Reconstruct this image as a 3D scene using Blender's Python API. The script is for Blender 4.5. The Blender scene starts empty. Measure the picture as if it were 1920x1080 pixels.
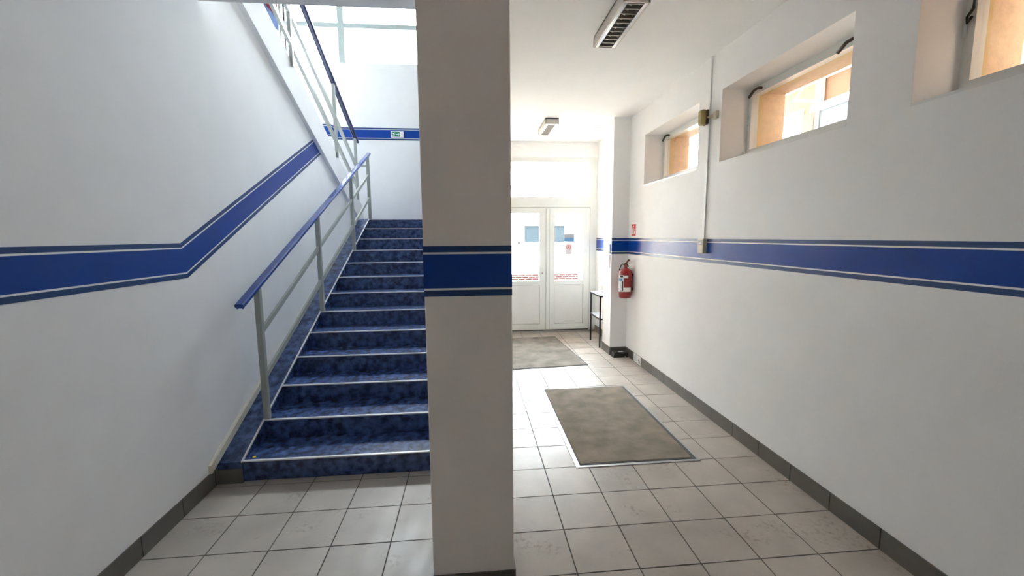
import bpy, bmesh, math, random
from mathutils import Matrix, Vector
random.seed(7)
sc = bpy.context.scene
COL = sc.collection

# ------------------------------------------------------------------ camera
F_PX = 794.27
PITCH, YAW, ROLL = 0.1209, 0.0929, 0.0074
CAM = Vector((0.0, 0.0, 1.7233))
fwd = Vector((math.sin(YAW) * math.cos(PITCH), math.cos(YAW) * math.cos(PITCH), -math.sin(PITCH)))
rgt = Vector((math.cos(YAW), -math.sin(YAW), 0))
dwn = fwd.cross(rgt)
cr, sr = math.cos(ROLL), math.sin(ROLL)
r2 = cr * rgt + sr * dwn
d2 = -sr * rgt + cr * dwn
cam_d = bpy.data.cameras.new('camera')
cam = bpy.data.objects.new('camera', cam_d)
COL.objects.link(cam)
cam.matrix_world = Matrix(((r2.x, -d2.x, -fwd.x, CAM.x), (r2.y, -d2.y, -fwd.y, CAM.y), (r2.z, -d2.z, -fwd.z, CAM.z), (0, 0, 0, 1)))
cam_d.sensor_width = 36.0
cam_d.lens = F_PX * 36.0 / 1920.0
cam_d.clip_start = 0.02
cam_d.clip_end = 300
sc.camera = cam

# ------------------------------------------------------------------ sky and exposure
world = bpy.data.worlds.new('overcast_sky')
sc.world = world
world.use_nodes = True
wn = world.node_tree
bg = wn.nodes['Background']
bg.inputs['Color'].default_value = (0.875, 0.94, 1.0, 1)
bg.inputs['Strength'].default_value = 7.0
sc.view_settings.view_transform = 'Standard'
sc.view_settings.look = 'None'
sc.view_settings.exposure = 3.55
sc.view_settings.gamma = 1.0
sc.view_settings.use_curve_mapping = False
try:
    sc.cycles.use_denoising = True
    sc.cycles.max_bounces = 16
    sc.cycles.diffuse_bounces = 10
    sc.cycles.glossy_bounces = 6
    sc.cycles.transparent_max_bounces = 16
    sc.cycles.sample_clamp_indirect = 12
    sc.cycles.caustics_reflective = False
    sc.cycles.caustics_refractive = False
except Exception:
    pass


def portal(name, loc, normal, sx, sy):
    # sky portal: emits nothing itself, only guides the sky light through an opening
    L = bpy.data.lights.new(name, 'AREA')
    L.shape = 'RECTANGLE'
    L.size, L.size_y = sx, sy
    L.cycles.is_portal = True
    o = bpy.data.objects.new(name, L)
    COL.objects.link(o)
    n = Vector(normal)
    o.matrix_world = Matrix.Translation(loc) @ (-n).to_track_quat('Z', 'Y').to_matrix().to_4x4()
    return o


# ------------------------------------------------------------------ materials
MATS = {}


def srgb(r, g, b):
    f = lambda c: (c / 255 / 12.92) if c / 255 <= 0.04045 else ((c / 255 + 0.055) / 1.055) ** 2.4
    return (f(r), f(g), f(b), 1)


def mat(name, col, rough=0.6, metal=0.0, var=0.0, scale=6.0, bump=0.0, bscale=80.0, col2=None, contrast=(0.35, 0.65), rnd=0.0,
        stretch=(1, 1, 1), spec=0.5, detail=4.0, coat=0.0):
    if name in MATS:
        return MATS[name]
    m = bpy.data.materials.new(name)
    m.use_nodes = True
    nt = m.node_tree
    b = nt.nodes['Principled BSDF']
    b.inputs['Roughness'].default_value = rough
    b.inputs['Metallic'].default_value = metal
    b.inputs['Specular IOR Level'].default_value = spec
    b.inputs['Coat Weight'].default_value = coat
    col = tuple(col) if len(col) == 4 else tuple(col) + (1,)
    b.inputs['Base Color'].default_value = col
    geo = nt.nodes.new('ShaderNodeNewGeometry')
    out = None
    if var > 0 or col2 is not None:
        mp = nt.nodes.new('ShaderNodeMapping')
        mp.inputs['Scale'].default_value = stretch
        nt.links.new(geo.outputs['Position'], mp.inputs['Vector'])
        n = nt.nodes.new('ShaderNodeTexNoise')
        n.inputs['Scale'].default_value = scale
        n.inputs['Detail'].default_value = detail
        nt.links.new(mp.outputs['Vector'], n.inputs['Vector'])
        rp = nt.nodes.new('ShaderNodeValToRGB')
        rp.color_ramp.elements[0].position = contrast[0]
        rp.color_ramp.elements[1].position = contrast[1]
        if col2 is None:
            c0 = tuple(c * (1 - var) for c in col[:3]) + (1,)
            c1 = tuple(min(1, c * (1 + var)) for c in col[:3]) + (1,)
        else:
            c0, c1 = col, tuple(col2)[:3] + (1,)
        rp.color_ramp.elements[0].color = c0
        rp.color_ramp.elements[1].color = c1
        nt.links.new(n.outputs['Fac'], rp.inputs['Fac'])
        out = rp.outputs['Color']
        if rnd > 0:
            oi = nt.nodes.new('ShaderNodeObjectInfo')
            mr = nt.nodes.new('ShaderNodeMapRange')
            mr.inputs['To Min'].default_value = 1 - rnd
            mr.inputs['To Max'].default_value = 1 + rnd
            nt.links.new(oi.outputs['Random'], mr.inputs['Value'])
            vm = nt.nodes.new('ShaderNodeVectorMath')
            vm.operation = 'SCALE'
            nt.links.new(out, vm.inputs[0])
            nt.links.new(mr.outputs['Result'], vm.inputs['Scale'])
            out = vm.outputs['Vector']
        nt.links.new(out, b.inputs['Base Color'])
    if bump > 0:
        n2 = nt.nodes.new('ShaderNodeTexNoise')
        n2.inputs['Scale'].default_value = bscale
        n2.inputs['Detail'].default_value = 3
        nt.links.new(geo.outputs['Position'], n2.inputs['Vector'])
        bp = nt.nodes.new('ShaderNodeBump')
        bp.inputs['Strength'].default_value = bump
        bp.inputs['Distance'].default_value = 0.004
        nt.links.new(n2.outputs['Fac'], bp.inputs['Height'])
        nt.links.new(bp.outputs['Normal'], b.inputs['Normal'])
    MATS[name] = m
    return m


def tile_mat():
    m = mat('floor_tile', (0.42, 0.375, 0.33), rough=0.33, var=0.10, scale=3.0, rnd=0.06, bump=0.05, bscale=60, spec=0.28)
    nt = m.node_tree
    b = nt.nodes['Principled BSDF']
    src = b.inputs['Base Color'].links[0].from_socket
    geo = [n for n in nt.nodes if n.type == 'NEW_GEOMETRY'][0]
    # dried mud smears
    n = nt.nodes.new('ShaderNodeTexNoise'); n.inputs['Scale'].default_value = 2.6; n.inputs['Detail'].default_value = 2
    n2 = nt.nodes.new('ShaderNodeTexNoise'); n2.inputs['Scale'].default_value = 34; n2.inputs['Detail'].default_value = 5
    for q in (n, n2):
        nt.links.new(geo.outputs['Position'], q.inputs['Vector'])
    r1 = nt.nodes.new('ShaderNodeMapRange'); r1.inputs['From Min'].default_value = 0.57; r1.inputs['From Max'].default_value = 0.68
    r2_ = nt.nodes.new('ShaderNodeMapRange'); r2_.inputs['From Min'].default_value = 0.50; r2_.inputs['From Max'].default_value = 0.66
    nt.links.new(n.outputs['Fac'], r1.inputs['Value']); nt.links.new(n2.outputs['Fac'], r2_.inputs['Value'])
    mu = nt.nodes.new('ShaderNodeMath'); mu.operation = 'MULTIPLY'
    nt.links.new(r1.outputs['Result'], mu.inputs[0]); nt.links.new(r2_.outputs['Result'], mu.inputs[1])
    mu2 = nt.nodes.new('ShaderNodeMath'); mu2.operation = 'MULTIPLY'; mu2.inputs[1].default_value = 0.55
    nt.links.new(mu.outputs[0], mu2.inputs[0])
    mx = nt.nodes.new('ShaderNodeMix'); mx.data_type = 'RGBA'
    nt.links.new(mu2.outputs[0], mx.inputs['Factor'])
    nt.links.new(src, mx.inputs[6]); mx.inputs[7].default_value = (0.19, 0.145, 0.10, 1)
    nt.links.new(mx.outputs[2], b.inputs['Base Color'])
    # smeared wiping marks change the gloss
    mp = nt.nodes.new('ShaderNodeMapping'); mp.inputs['Scale'].default_value = (5, 1.6, 1)
    nt.links.new(geo.outputs['Position'], mp.inputs['Vector'])
    n3 = nt.nodes.new('ShaderNodeTexNoise'); n3.inputs['Scale'].default_value = 2.0; n3.inputs['Detail'].default_value = 5
    nt.links.new(mp.outputs['Vector'], n3.inputs['Vector'])
    r3 = nt.nodes.new('ShaderNodeMapRange'); r3.inputs['From Min'].default_value = 0.3; r3.inputs['From Max'].default_value = 0.7
    r3.inputs['To Min'].default_value = 0.30; r3.inputs['To Max'].default_value = 0.46
    nt.links.new(n3.outputs['Fac'], r3.inputs['Value'])
    nt.links.new(r3.outputs['Result'], b.inputs['Roughness'])
    return m


def glass_mat(name, tint=(0.95, 0.97, 0.97), rough=0.0):
    m = bpy.data.materials.new(name)
    m.use_nodes = True
    nt = m.node_tree
    nt.nodes.remove(nt.nodes['Principled BSDF'])
    out = nt.nodes['Material Output']
    t = nt.nodes.new('ShaderNodeBsdfTransparent'); t.inputs['Color'].default_value = tuple(tint) + (1,)
    g = nt.nodes.new('ShaderNodeBsdfGlossy'); g.inputs['Roughness'].default_value = 0.02
    lw = nt.nodes.new('ShaderNodeLayerWeight'); lw.inputs['Blend'].default_value = 0.5
    pw = nt.nodes.new('ShaderNodeMath'); pw.operation = 'POWER'; pw.inputs[1].default_value = 5.0
    nt.links.new(lw.outputs['Facing'], pw.inputs[0])
    fr = nt.nodes.new('ShaderNodeMath'); fr.operation = 'MULTIPLY_ADD'; fr.inputs[1].default_value = 0.9; fr.inputs[2].default_value = 0.04
    nt.links.new(pw.outputs[0], fr.inputs[0])
    mx = nt.nodes.new('ShaderNodeMixShader')
    nt.links.new(fr.outputs[0], mx.inputs['Fac'])
    nt.links.new(t.outputs['BSDF'], mx.inputs[1]); nt.links.new(g.outputs['BSDF'], mx.inputs[2])
    nt.links.new(mx.outputs['Shader'], out.inputs['Surface'])
    MATS[name] = m
    return m


M_WALL = mat('white_wall_paint', (0.85, 0.855, 0.86), 0.75, var=0.012, scale=5, bump=0.10, bscale=260)
M_PILLAR = mat('pillar_paint', (0.88, 0.835, 0.795), 0.8, var=0.02, scale=5, bump=0.14, bscale=260)
M_CEIL = mat('ceiling_paint', (0.86, 0.86, 0.855), 0.85, var=0.01, scale=3)
M_BLUE = mat('blue_stripe_paint', (0.0006, 0.046, 0.30), 0.30, spec=0.3, var=0.06, scale=4)
M_BLUE2 = mat('dark_blue_line_paint', (0.003, 0.040, 0.17), 0.32, var=0.06, scale=4)
M_LINE = mat('white_line_paint', (0.84, 0.85, 0.86), 0.4)
M_TILE = tile_mat()
M_GROUT = mat('grout', (0.10, 0.09, 0.08), 0.9, var=0.1)
M_BASE = mat('baseboard_tile', (0.13, 0.12, 0.105), 0.4, var=0.08, scale=5, rnd=0.05)
M_VINYL = mat('blue_marbled_vinyl', (0.009, 0.020, 0.075), 0.27, col2=(0.095, 0.17, 0.41), scale=18, contrast=(0.36, 0.82), detail=6, spec=0.7)
M_NOSE = mat('aluminium_nosing', (0.72, 0.73, 0.74), 0.35, metal=0.3, var=0.05)
M_GREYPAINT = mat('grey_green_railing_paint', (0.33, 0.35, 0.325), 0.42, var=0.05, scale=8)
M_RAIL = mat('blue_plastic_handrail', (0.010, 0.048, 0.26), 0.22, var=0.05, coat=0.3)
M_CREAM = mat('cream_duct_plastic', (0.70, 0.68, 0.58), 0.45, var=0.03)
M_PVC = mat('white_pvc', (0.74, 0.76, 0.745), 0.3, var=0.01)
M_PVC2 = mat('white_pvc_panel', (0.76, 0.77, 0.765), 0.35, var=0.01)
M_GASKET = mat('dark_gasket', (0.03, 0.03, 0.032), 0.7)
M_GLASS = glass_mat('clear_glass')
M_TAN = mat('tan_painted_wood', (0.62, 0.48, 0.24), 0.55, var=0.06, scale=12)
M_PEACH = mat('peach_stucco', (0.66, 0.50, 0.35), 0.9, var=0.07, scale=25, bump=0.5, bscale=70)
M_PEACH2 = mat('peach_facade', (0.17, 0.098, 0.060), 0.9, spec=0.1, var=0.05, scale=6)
M_BROWN = mat('brown_handle', (0.045, 0.025, 0.018), 0.4)
M_BLACK = mat('black_metal', (0.014, 0.014, 0.016), 0.4, var=0.05)
M_BLACKPL = mat('black_plastic', (0.016, 0.016, 0.017), 0.45)
M_RED = mat('red_enamel', (0.27, 0.006, 0.013), 0.28, coat=0.4)
M_REDSIGN = mat('red_sign', (0.62, 0.035, 0.04), 0.45)
M_WHITE = mat('white_print', (0.86, 0.86, 0.86), 0.5)
M_PAPER = mat('paper', (0.80, 0.80, 0.78), 0.7, var=0.03, scale=20)
M_PRINT = mat('grey_print', (0.30, 0.34, 0.40), 0.7)
M_SKYPRINT = mat('blue_print', (0.10, 0.26, 0.48), 0.6)
M_INK = mat('black_ink', (0.012, 0.012, 0.013), 0.6)
M_GREEN = mat('green_sign', (0.0, 0.24, 0.13), 0.5)
M_MAT = mat('grey_carpet_mat', (0.150, 0.124, 0.090), 0.95, col2=(0.295, 0.245, 0.185), scale=6, contrast=(0.25, 0.78), detail=14, bump=0.7, bscale=320)
M_MAT2 = mat('grey_doormat', (0.135, 0.122, 0.105), 0.95, col2=(0.28, 0.255, 0.22), scale=5, contrast=(0.28, 0.68), detail=14, bump=0.6, bscale=320)
M_ALU = mat('aluminium_frame', (0.38, 0.38, 0.38), 0.45, metal=0.5, var=0.08, scale=10)
M_RUBBER = mat('dark_rubber_edge', (0.05, 0.05, 0.052), 0.7)
M_LAMP = mat('lamp_housing', (0.70, 0.66, 0.62), 0.45, var=0.02)
M_REFL = mat('lamp_reflector', (0.85, 0.86, 0.88), 0.15, metal=0.85)
M_LOUVER = mat('lamp_louver', (0.30, 0.285, 0.25), 0.38, metal=0.6)
M_TUBE = mat('lamp_tube', (0.75, 0.75, 0.74), 0.3)
M_BEIGE = mat('beige_plastic', (0.55, 0.50, 0.38), 0.45, var=0.03)
M_OCHRE = mat('yellowed_plastic', (0.36, 0.28, 0.11), 0.45, var=0.06, scale=20)
M_SMOKE = glass_mat('smoked_glass', (0.35, 0.37, 0.40))
M_FARWHITE = mat('far_white_render', (0.72, 0.68, 0.63), 0.9, var=0.02)
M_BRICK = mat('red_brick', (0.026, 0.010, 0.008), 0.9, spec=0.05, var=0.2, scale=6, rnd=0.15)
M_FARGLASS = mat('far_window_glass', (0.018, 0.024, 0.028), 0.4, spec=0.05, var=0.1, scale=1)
M_PAVE = mat('yard_paving', (0.34, 0.30, 0.255), 0.9, var=0.08, scale=3)
M_UPPER = mat('upper_hall_paint', (0.46, 0.47, 0.48), 0.8)  # grey chosen to cut light bounced onto the landing wall
M_CONC = mat('soffit_paint', (0.74, 0.66, 0.57), 0.8, var=0.03)


# ------------------------------------------------------------------ mesh helpers
def bm_box(bm, x0, x1, y0, y1, z0, z1):
    v = [bm.verts.new(p) for p in ((x0, y0, z0), (x1, y0, z0), (x1, y1, z0), (x0, y1, z0), (x0, y0, z1), (x1, y0, z1), (x1, y1, z1), (x0, y1, z1))]
    for f in ((0, 3, 2, 1), (4, 5, 6, 7), (0, 1, 5, 4), (1, 2, 6, 5), (2, 3, 7, 6), (3, 0, 4, 7)):
        bm.faces.new([v[i] for i in f])


def box(x0, x1, y0, y1, z0, z1, bevel=0.0, seg=2):
    bm = bmesh.new()
    bm_box(bm, min(x0, x1), max(x0, x1), min(y0, y1), max(y0, y1), min(z0, z1), max(z0, z1))
    if bevel > 0:
        bmesh.ops.bevel(bm, geom=list(bm.edges), offset=bevel, segments=seg, profile=0.5, affect='EDGES')
    return bm


def boxes(lst):
    bm = bmesh.new()
    for b in lst:
        bm_box(bm, *b)
    return bm


def prism(pts, axis, a0, a1):
    """polygon pts (2D) extruded along axis; x: pts=(y,z), y: pts=(x,z), z: pts=(x,y)"""
    bm = bmesh.new()
    def P(u, v, a):
        return {'x': (a, u, v), 'y': (u, a, v), 'z': (u, v, a)}[axis]
    A = [bm.verts.new(P(u, v, a0)) for u, v in pts]
    B = [bm.verts.new(P(u, v, a1)) for u, v in pts]
    bm.faces.new(A)
    bm.faces.new(B[::-1])
    n = len(pts)
    for i in range(n):
        bm.faces.new((A[i], B[i], B[(i + 1) % n], A[(i + 1) % n]))
    bmesh.ops.recalc_face_normals(bm, faces=bm.faces)
    return bm


def sweep(profile, p0, p1, up=(0, 0, 1)):
    """closed 2D profile (side, up) swept straight from p0 to p1"""
    bm = bmesh.new()
    p0, p1 = Vector(p0), Vector(p1)
    d = (p1 - p0).normalized()
    s = d.cross(Vector(up)).normalized()
    u = s.cross(d).normalized()
    A = [bm.verts.new(p0 + s * a + u * b) for a, b in profile]
    B = [bm.verts.new(p1 + s * a + u * b) for a, b in profile]
    n = len(profile)
    bm.faces.new(A)
    bm.faces.new(B[::-1])
    for i in range(n):
        bm.faces.new((A[i], B[i], B[(i + 1) % n], A[(i + 1) % n]))
    bmesh.ops.recalc_face_normals(bm, faces=bm.faces)
    return bm


def rect(w, h):
    return [(-w / 2, -h / 2), (w / 2, -h / 2), (w / 2, h / 2), (-w / 2, h / 2)]


def lathe(prof, n=28, center=(0, 0, 0), a0=0.0, a1=2 * math.pi):
    bm = bmesh.new()
    full = abs(a1 - a0 - 2 * math.pi) < 1e-6
    k = n if full else n + 1
    rings = []
    for r, z in prof:
        rings.append([bm.verts.new((center[0] + r * math.cos(a0 + (a1 - a0) * i / n), center[1] + r * math.sin(a0 + (a1 - a0) * i / n), center[2] + z)) for i in range(k)])
    for a, b in zip(rings, rings[1:]):
        for i in range(n):
            j = (i + 1) % k
            try:
                bm.faces.new((a[i], a[j], b[j], b[i]))
            except ValueError:
                pass
    bmesh.ops.remove_doubles(bm, verts=bm.verts, dist=1e-6)
    bmesh.ops.recalc_face_normals(bm, faces=bm.faces)
    return bm


def tube(pts, r, n=10):
    bm = bmesh.new()
    pts = [Vector(p) for p in pts]
    rings = []
    for i, p in enumerate(pts):
        d = (pts[min(i + 1, len(pts) - 1)] - pts[max(i - 1, 0)]).normalized()
        a = d.cross(Vector((0.31, 0.57, 0.76))).normalized()
        b = d.cross(a)
        rings.append([bm.verts.new(p + (a * math.cos(2 * math.pi * k / n) + b * math.sin(2 * math.pi * k / n)) * r) for k in range(n)])
    for A, B in zip(rings, rings[1:]):
        best = min(range(n), key=lambda s: (A[0].co - B[s].co).length)
        for k in range(n):
            bm.faces.new((A[k], A[(k + 1) % n], B[(k + 1 + best) % n], B[(k + best) % n]))
    bm.faces.new(rings[0]); bm.faces.new(rings[-1][::-1])
    bmesh.ops.recalc_face_normals(bm, faces=bm.faces)
    return bm


def obj(name, bm, m, parent=None, smooth=False):
    me = bpy.data.meshes.new(name)
    bm.to_mesh(me)
    bm.free()
    if smooth:
        for p in me.polygons:
            p.use_smooth = True
    me.materials.append(m)
    o = bpy.data.objects.new(name, me)
    COL.objects.link(o)
    if parent is not None:
        o.parent = parent
        o.matrix_parent_inverse = parent.matrix_basis.inverted()
    return o


def smooth_by_angle(o, ang=0.6):
    me = o.data
    for p in me.polygons:
        p.use_smooth = True
    try:
        me.set_sharp_from_angle(angle=ang)
    except Exception:
        pass
    return o


def empty(name, loc=(0, 0, 0)):
    o = bpy.data.objects.new(name, None)
    o.empty_display_size = 0.1
    o.location = loc
    COL.objects.link(o)
    return o


def tag(o, label, cat=None, group=None, kind=None):
    o['label'] = label
    if cat:
        o['category'] = cat
    if group:
        o['group'] = group
    if kind:
        o['kind'] = kind
    return o


def struct(o, label=None):
    o['kind'] = 'structure'
    if label:
        o['label'] = label
    return o


def wall_holes_x(x0, x1, ys, zs, holes):
    """boxes of a wall slab lying in the y-z plane with rectangular holes (y0,y1,z0,z1)"""
    Y = sorted(set([ys[0], ys[1]] + [h[0] for h in holes] + [h[1] for h in holes]))
    out = []
    for a, b in zip(Y, Y[1:]):
        c = (a + b) / 2
        hs = sorted([h for h in holes if h[0] < c < h[1]], key=lambda h: h[2])
        z = zs[0]
        for h in hs:
            if h[2] > z:
                out.append((x0, x1, a, b, z, h[2]))
            z = h[3]
        if zs[1] > z:
            out.append((x0, x1, a, b, z, zs[1]))
    return boxes(out)


def wall_holes_y(y0, y1, xs, zs, holes):
    X = sorted(set([xs[0], xs[1]] + [h[0] for h in holes] + [h[1] for h in holes]))
    out = []
    for a, b in zip(X, X[1:]):
        c = (a + b) / 2
        hs = sorted([h for h in holes if h[0] < c < h[1]], key=lambda h: h[2])
        z = zs[0]
        for h in hs:
            if h[2] > z:
                out.append((a, b, y0, y1, z, h[2]))
            z = h[3]
        if zs[1] > z:
            out.append((a, b, y0, y1, z, zs[1]))
    return boxes(out)


# ------------------------------------------------------------------ dimensions
XL, XR = -1.826, 2.209          # left and right wall faces
ZC = 3.333                      # ceiling
YB = -3.6                       # wall behind the camera
YD = 7.42                       # door wall
SLAB_Y = 3.285                  # stairwell opening edge
GX = lambda i: (i + 1.5265) / 3.0
GY = lambda j: (j + 8.8368) / 3.0
XS = -1.65                      # left end of the steps
XDIV0, XDIV1 = -0.17, 0.13      # dividing wall behind the pillar
NY = lambda k: 3.0 + 0.342 * (k - 1)
NZ = lambda k: 0.155 * k
ZL = NZ(13)                     # landing
YF = 8.40                       # far wall of the landing
XO = -3.355                     # outer side wall of the stairwell
ZT = 6.45                        # upper ceiling
WIN = [(4.073, 5.375), (2.397, 3.700), (0.722, 2.027), (-0.953, 0.352), (-2.628, -1.323)]  # last two are unseen, added to bring light onto the pillar
WZ0, WZ1 = 2.369, 2.990

# ------------------------------------------------------------------ floor
floor = struct(obj('floor', boxes([(XL - .25, 2.6, YB - .2, 7.6, -0.22, -0.003)]), M_GROUT), 'grey tiled floor with dark joints')
tile_me = {}


def tile(x0, x1, y0, y1, parent, name='tile'):
    key = (round(x1 - x0, 3), round(y1 - y0, 3))
    if key not in tile_me:
        bm = bmesh.new()
        w, h = key
        bm_box(bm, -w / 2, w / 2, -h / 2, h / 2, -0.006, 0.0)
        me = bpy.data.meshes.new('tile')
        bm.to_mesh(me); bm.free()
        me.materials.append(M_TILE)
        tile_me[key] = me
    o = bpy.data.objects.new(name, tile_me[key])
    o.location = ((x0 + x1) / 2, (y0 + y1) / 2, random.uniform(-0.0006, 0.0004))
    COL.objects.link(o)
    o.parent = parent
    return o


G = 0.0038
hidden_tiles = []
for j in range(-18, -4 + 0):
    for i in range(-7, 5):
        a, b = GX(i), GX(i + 1)
        if i == 4:
            b = XR - 0.004
        hidden_tiles.append((max(a, XL) + G, b - G, GY(j) + G, GY(j + 1) - G, -0.006, 0.0))
for j in range(-4, 14):
    for i in range(-7, 5):
        a, b = GX(i), GX(i + 1)
        if i == 4:
            b = XR - 0.004
        a = max(a, XL)
        y0, y1 = GY(j), min(GY(j + 1), YD)
        if y1 - y0 < 0.03:
            continue
        if b <= XDIV1 + 0.35 and y0 > 2.99:
            if b < XDIV1:
                continue
        if b < 0.02 and y1 > 3.05:
            y1 = 3.04
            if y1 - y0 < 0.02:
                continue
        tile(a + G, b - G, y0 + G, y1 - G, floor)
ht = obj('tiles_near_camera', boxes(hidden_tiles), M_TILE, floor)
ht['kind'] = 'stuff'

# ------------------------------------------------------------------ walls
top_line = lambda y: 3.005 - 0.48 * (y - 5.0)       # soffit of the upper flight
wall_left = struct(obj('wall_left', prism([(YB, -0.2), (7.6, -0.2), (7.6, top_line(7.6)), (SLAB_Y, top_line(SLAB_Y)), (YB, top_line(SLAB_Y))], 'x', XL - 0.25, XL), M_WALL),
                   'white plaster wall beside the stairs with a rising blue stripe')
holes = [(a, b, WZ0, WZ1) for a, b in WIN]
wall_right = struct(obj('wall_right', wall_holes_x(XR, 2.50, (YB, YD + .3), (-0.2, ZC + .05), holes), M_WALL), 'white plaster wall with high windows and a blue stripe')
oholes = [(a + 0.0, b - 0.0, WZ0 + 0.02, WZ1 - 0.03) for a, b in WIN]
wall_right_outer = struct(obj('wall_right_outer', wall_holes_x(2.50, 2.80, (YB, YD + .3), (-0.4, 7.2), oholes), M_PEACH), 'peach stucco outer face of the window wall')
wall_back = struct(obj('wall_back', boxes([(XL - .25, 2.5, YB - .2, YB, -.2, ZC)]), M_WALL), 'plain white wall behind the viewer')
DX0, DX1, DZ1 = 0.42, 2.215, 3.075
wall_far = struct(obj('wall_far', wall_holes_y(YD, YD + 0.13, (XDIV1 - .05, XR + .05), (-0.2, ZC + .05), [(DX0, DX1, -0.2, DZ1)]), M_WALL), 'white wall around the entrance door')
wall_divider = struct(obj('wall_divider', boxes([(XDIV0, XDIV1, 3.0, YF, -.2, 3.70)]), M_WALL), 'white wall between stairs and corridor')
ceiling = struct(obj('ceiling', boxes([(XL - .25, 2.5, YB - .2, SLAB_Y, ZC, 3.70), (XDIV0, 2.5, SLAB_Y, YD + .13, ZC, 3.70)]), M_CEIL), 'white ceiling over the hall')
pillar = struct(obj('pillar', box(-0.213, 0.175, 1.883, 2.27, -0.005, ZC + .01, 0.004, 1), M_PILLAR), 'square white pillar with a dark blue band')
pil = struct(obj('pilaster', boxes([(1.967, XR + .01, 5.86, 6.215, -0.2, ZC + .01)]), M_WALL), 'white pilaster beside the fire extinguisher')

# stairwell shell
floor_up = struct(obj('floor_upper', boxes([(XO, 2.5, YB, SLAB_Y, 3.70, 3.71), (XDIV0, 2.5, SLAB_Y, YF + .03, 3.70, 3.71)]), mat('upper_floor_vinyl', (0.06, 0.07, 0.10), .4)), 'dark vinyl floor of the upper storey')
struct(obj('slab_upper', boxes([(XO, XL - .25, YB, SLAB_Y, 3.35, 3.70)]), M_CEIL), 'floor slab of the upper storey')
wall_stair_far = struct(obj('wall_stair_far', wall_holes_y(YF, YF + 0.06, (XO - .1, XDIV0 + .02), (0, 4.172), []), M_WALL), 'white landing wall with a blue stripe')
wall_upper = struct(obj('wall_stair_upper', wall_holes_y(YF + 0.035, YF + 0.30, (XO - .1, 2.8), (3.5, ZT), [(XO + 0.0, 0.60, 4.90, 6.05)]), M_WALL), 'white wall around the stairwell window')
wall_outer = struct(obj('wall_stair_outer', boxes([(XO - .25, XO, YB, YF + .3, -.2, ZT)]), M_WALL), 'white outer side wall of the stairwell')
ceil_up = struct(obj('ceiling_upper', boxes([(XO - .25, 2.8, YB - .2, YF + .3, ZT, ZT + .25)]), M_UPPER), 'unseen upper floor ceiling, greyed to cut bounced light')
wall_up_back = struct(obj('wall_upper_back', boxes([(XO, 2.6, YB - .2, YB, 3.333, ZT)]), M_UPPER), 'unseen upper floor back wall, greyed to cut bounced light')
wall_up_side = struct(obj('wall_upper_side', boxes([(2.5, 2.8, 7.72, YF + .3, 3.5, ZT)]), M_WALL), 'white end of the upper storey side wall')


# ------------------------------------------------------------------ painted stripes (thin paint films, parts of the walls)
BANDS = ((0.0, 0.028, M_BLUE2), (0.028, 0.037, M_LINE), (0.037, 0.187, M_BLUE), (0.187, 0.196, M_LINE), (0.196, 0.223, M_BLUE2))
ZS0 = 1.461


def stripe(parent, P, path, scale=1.0):
    """path: list of (along, z_bottom); P(along,z,offset)->3D. Each band is a thin strip."""
    for z0, z1, m in BANDS:
        bm = bmesh.new()
        rows = []
        for a, zb in path:
            rows.append([bm.verts.new(P(a, zb + z, e)) for z, e in ((z0 * scale, 0.0), (z1 * scale, 0.0), (z1 * scale, 0.0012), (z0 * scale, 0.0012))])
        for A, B in zip(rows, rows[1:]):
            for k in range(4):
                bm.faces.new((A[k], A[(k + 1) % 4], B[(k + 1) % 4], B[k]))
        bm.faces.new(rows[0]); bm.faces.new(rows[-1][::-1])
        bmesh.ops.recalc_face_normals(bm, faces=bm.faces)
        obj('painted_stripe' if m is M_BLUE else 'painted_line', bm, m, parent)


stripe(wall_right, lambda a, z, e: (XR - e, a, z), [(YB, ZS0), (5.86, ZS0 + 0.006)])
stripe(wall_right, lambda a, z, e: (XR - e, a, z), [(6.215, ZS0 + 0.006), (YD, ZS0 + 0.006)])
stripe(pil, lambda a, z, e: (a, 5.86 - e, z), [(1.967 - .0012, ZS0 + 0.006), (XR, ZS0 + 0.006)])
stripe(pil, lambda a, z, e: (1.967 - e, a, z), [(5.86, ZS0 + 0.006), (6.215, ZS0 + 0.006)])
stripe(pillar, lambda a, z, e: (a, 1.883 - e, z), [(-0.213, ZS0), (0.175, ZS0)])
stripe(pillar, lambda a, z, e: (0.175 + e, a, z), [(1.883, ZS0), (2.27, ZS0)])
stripe(pillar, lambda a, z, e: (-0.213 - e, a, z), [(1.883, ZS0), (2.27, ZS0)])
# left wall: level, then rising parallel to the stairs until the soffit of the upper flight
SL = 0.478


def left_stripe():
    for z0, z1, m in BANDS:
        bm = bmesh.new()
        def knee(z):
            return 2.899 - (z / 0.223) * 0.038
        def line(z):
            # end where the rising line meets the soffit
            yk = knee(z); zk = 1.474 + z
            zz = zk + (z / 0.223) * 0.0
            y = (3.005 + 0.48 * 5.0 - zz + SL * yk) / (SL + 0.48)
            return [(YB, zk), (yk, zk), (y, zk + SL * (y - yk))]
        # the rising part keeps the same width measured across the slope
        L0, L1 = line(z0), line(z1)
        rows = []
        for (a, za), (b, zb) in zip(L0, L1):
            rows.append([bm.verts.new(p) for p in ((XL, a, za), (XL, b, zb), (XL + .0012, b, zb), (XL + .0012, a, za))])
        for A, B in zip(rows, rows[1:]):
            for k in range(4):
                bm.faces.new((A[k], A[(k + 1) % 4], B[(k + 1) % 4], B[k]))
        bmesh.ops.recalc_face_normals(bm, faces=bm.faces)
        obj('painted_stripe' if m is M_BLUE else 'painted_line', bm, m, wall_left)


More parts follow.
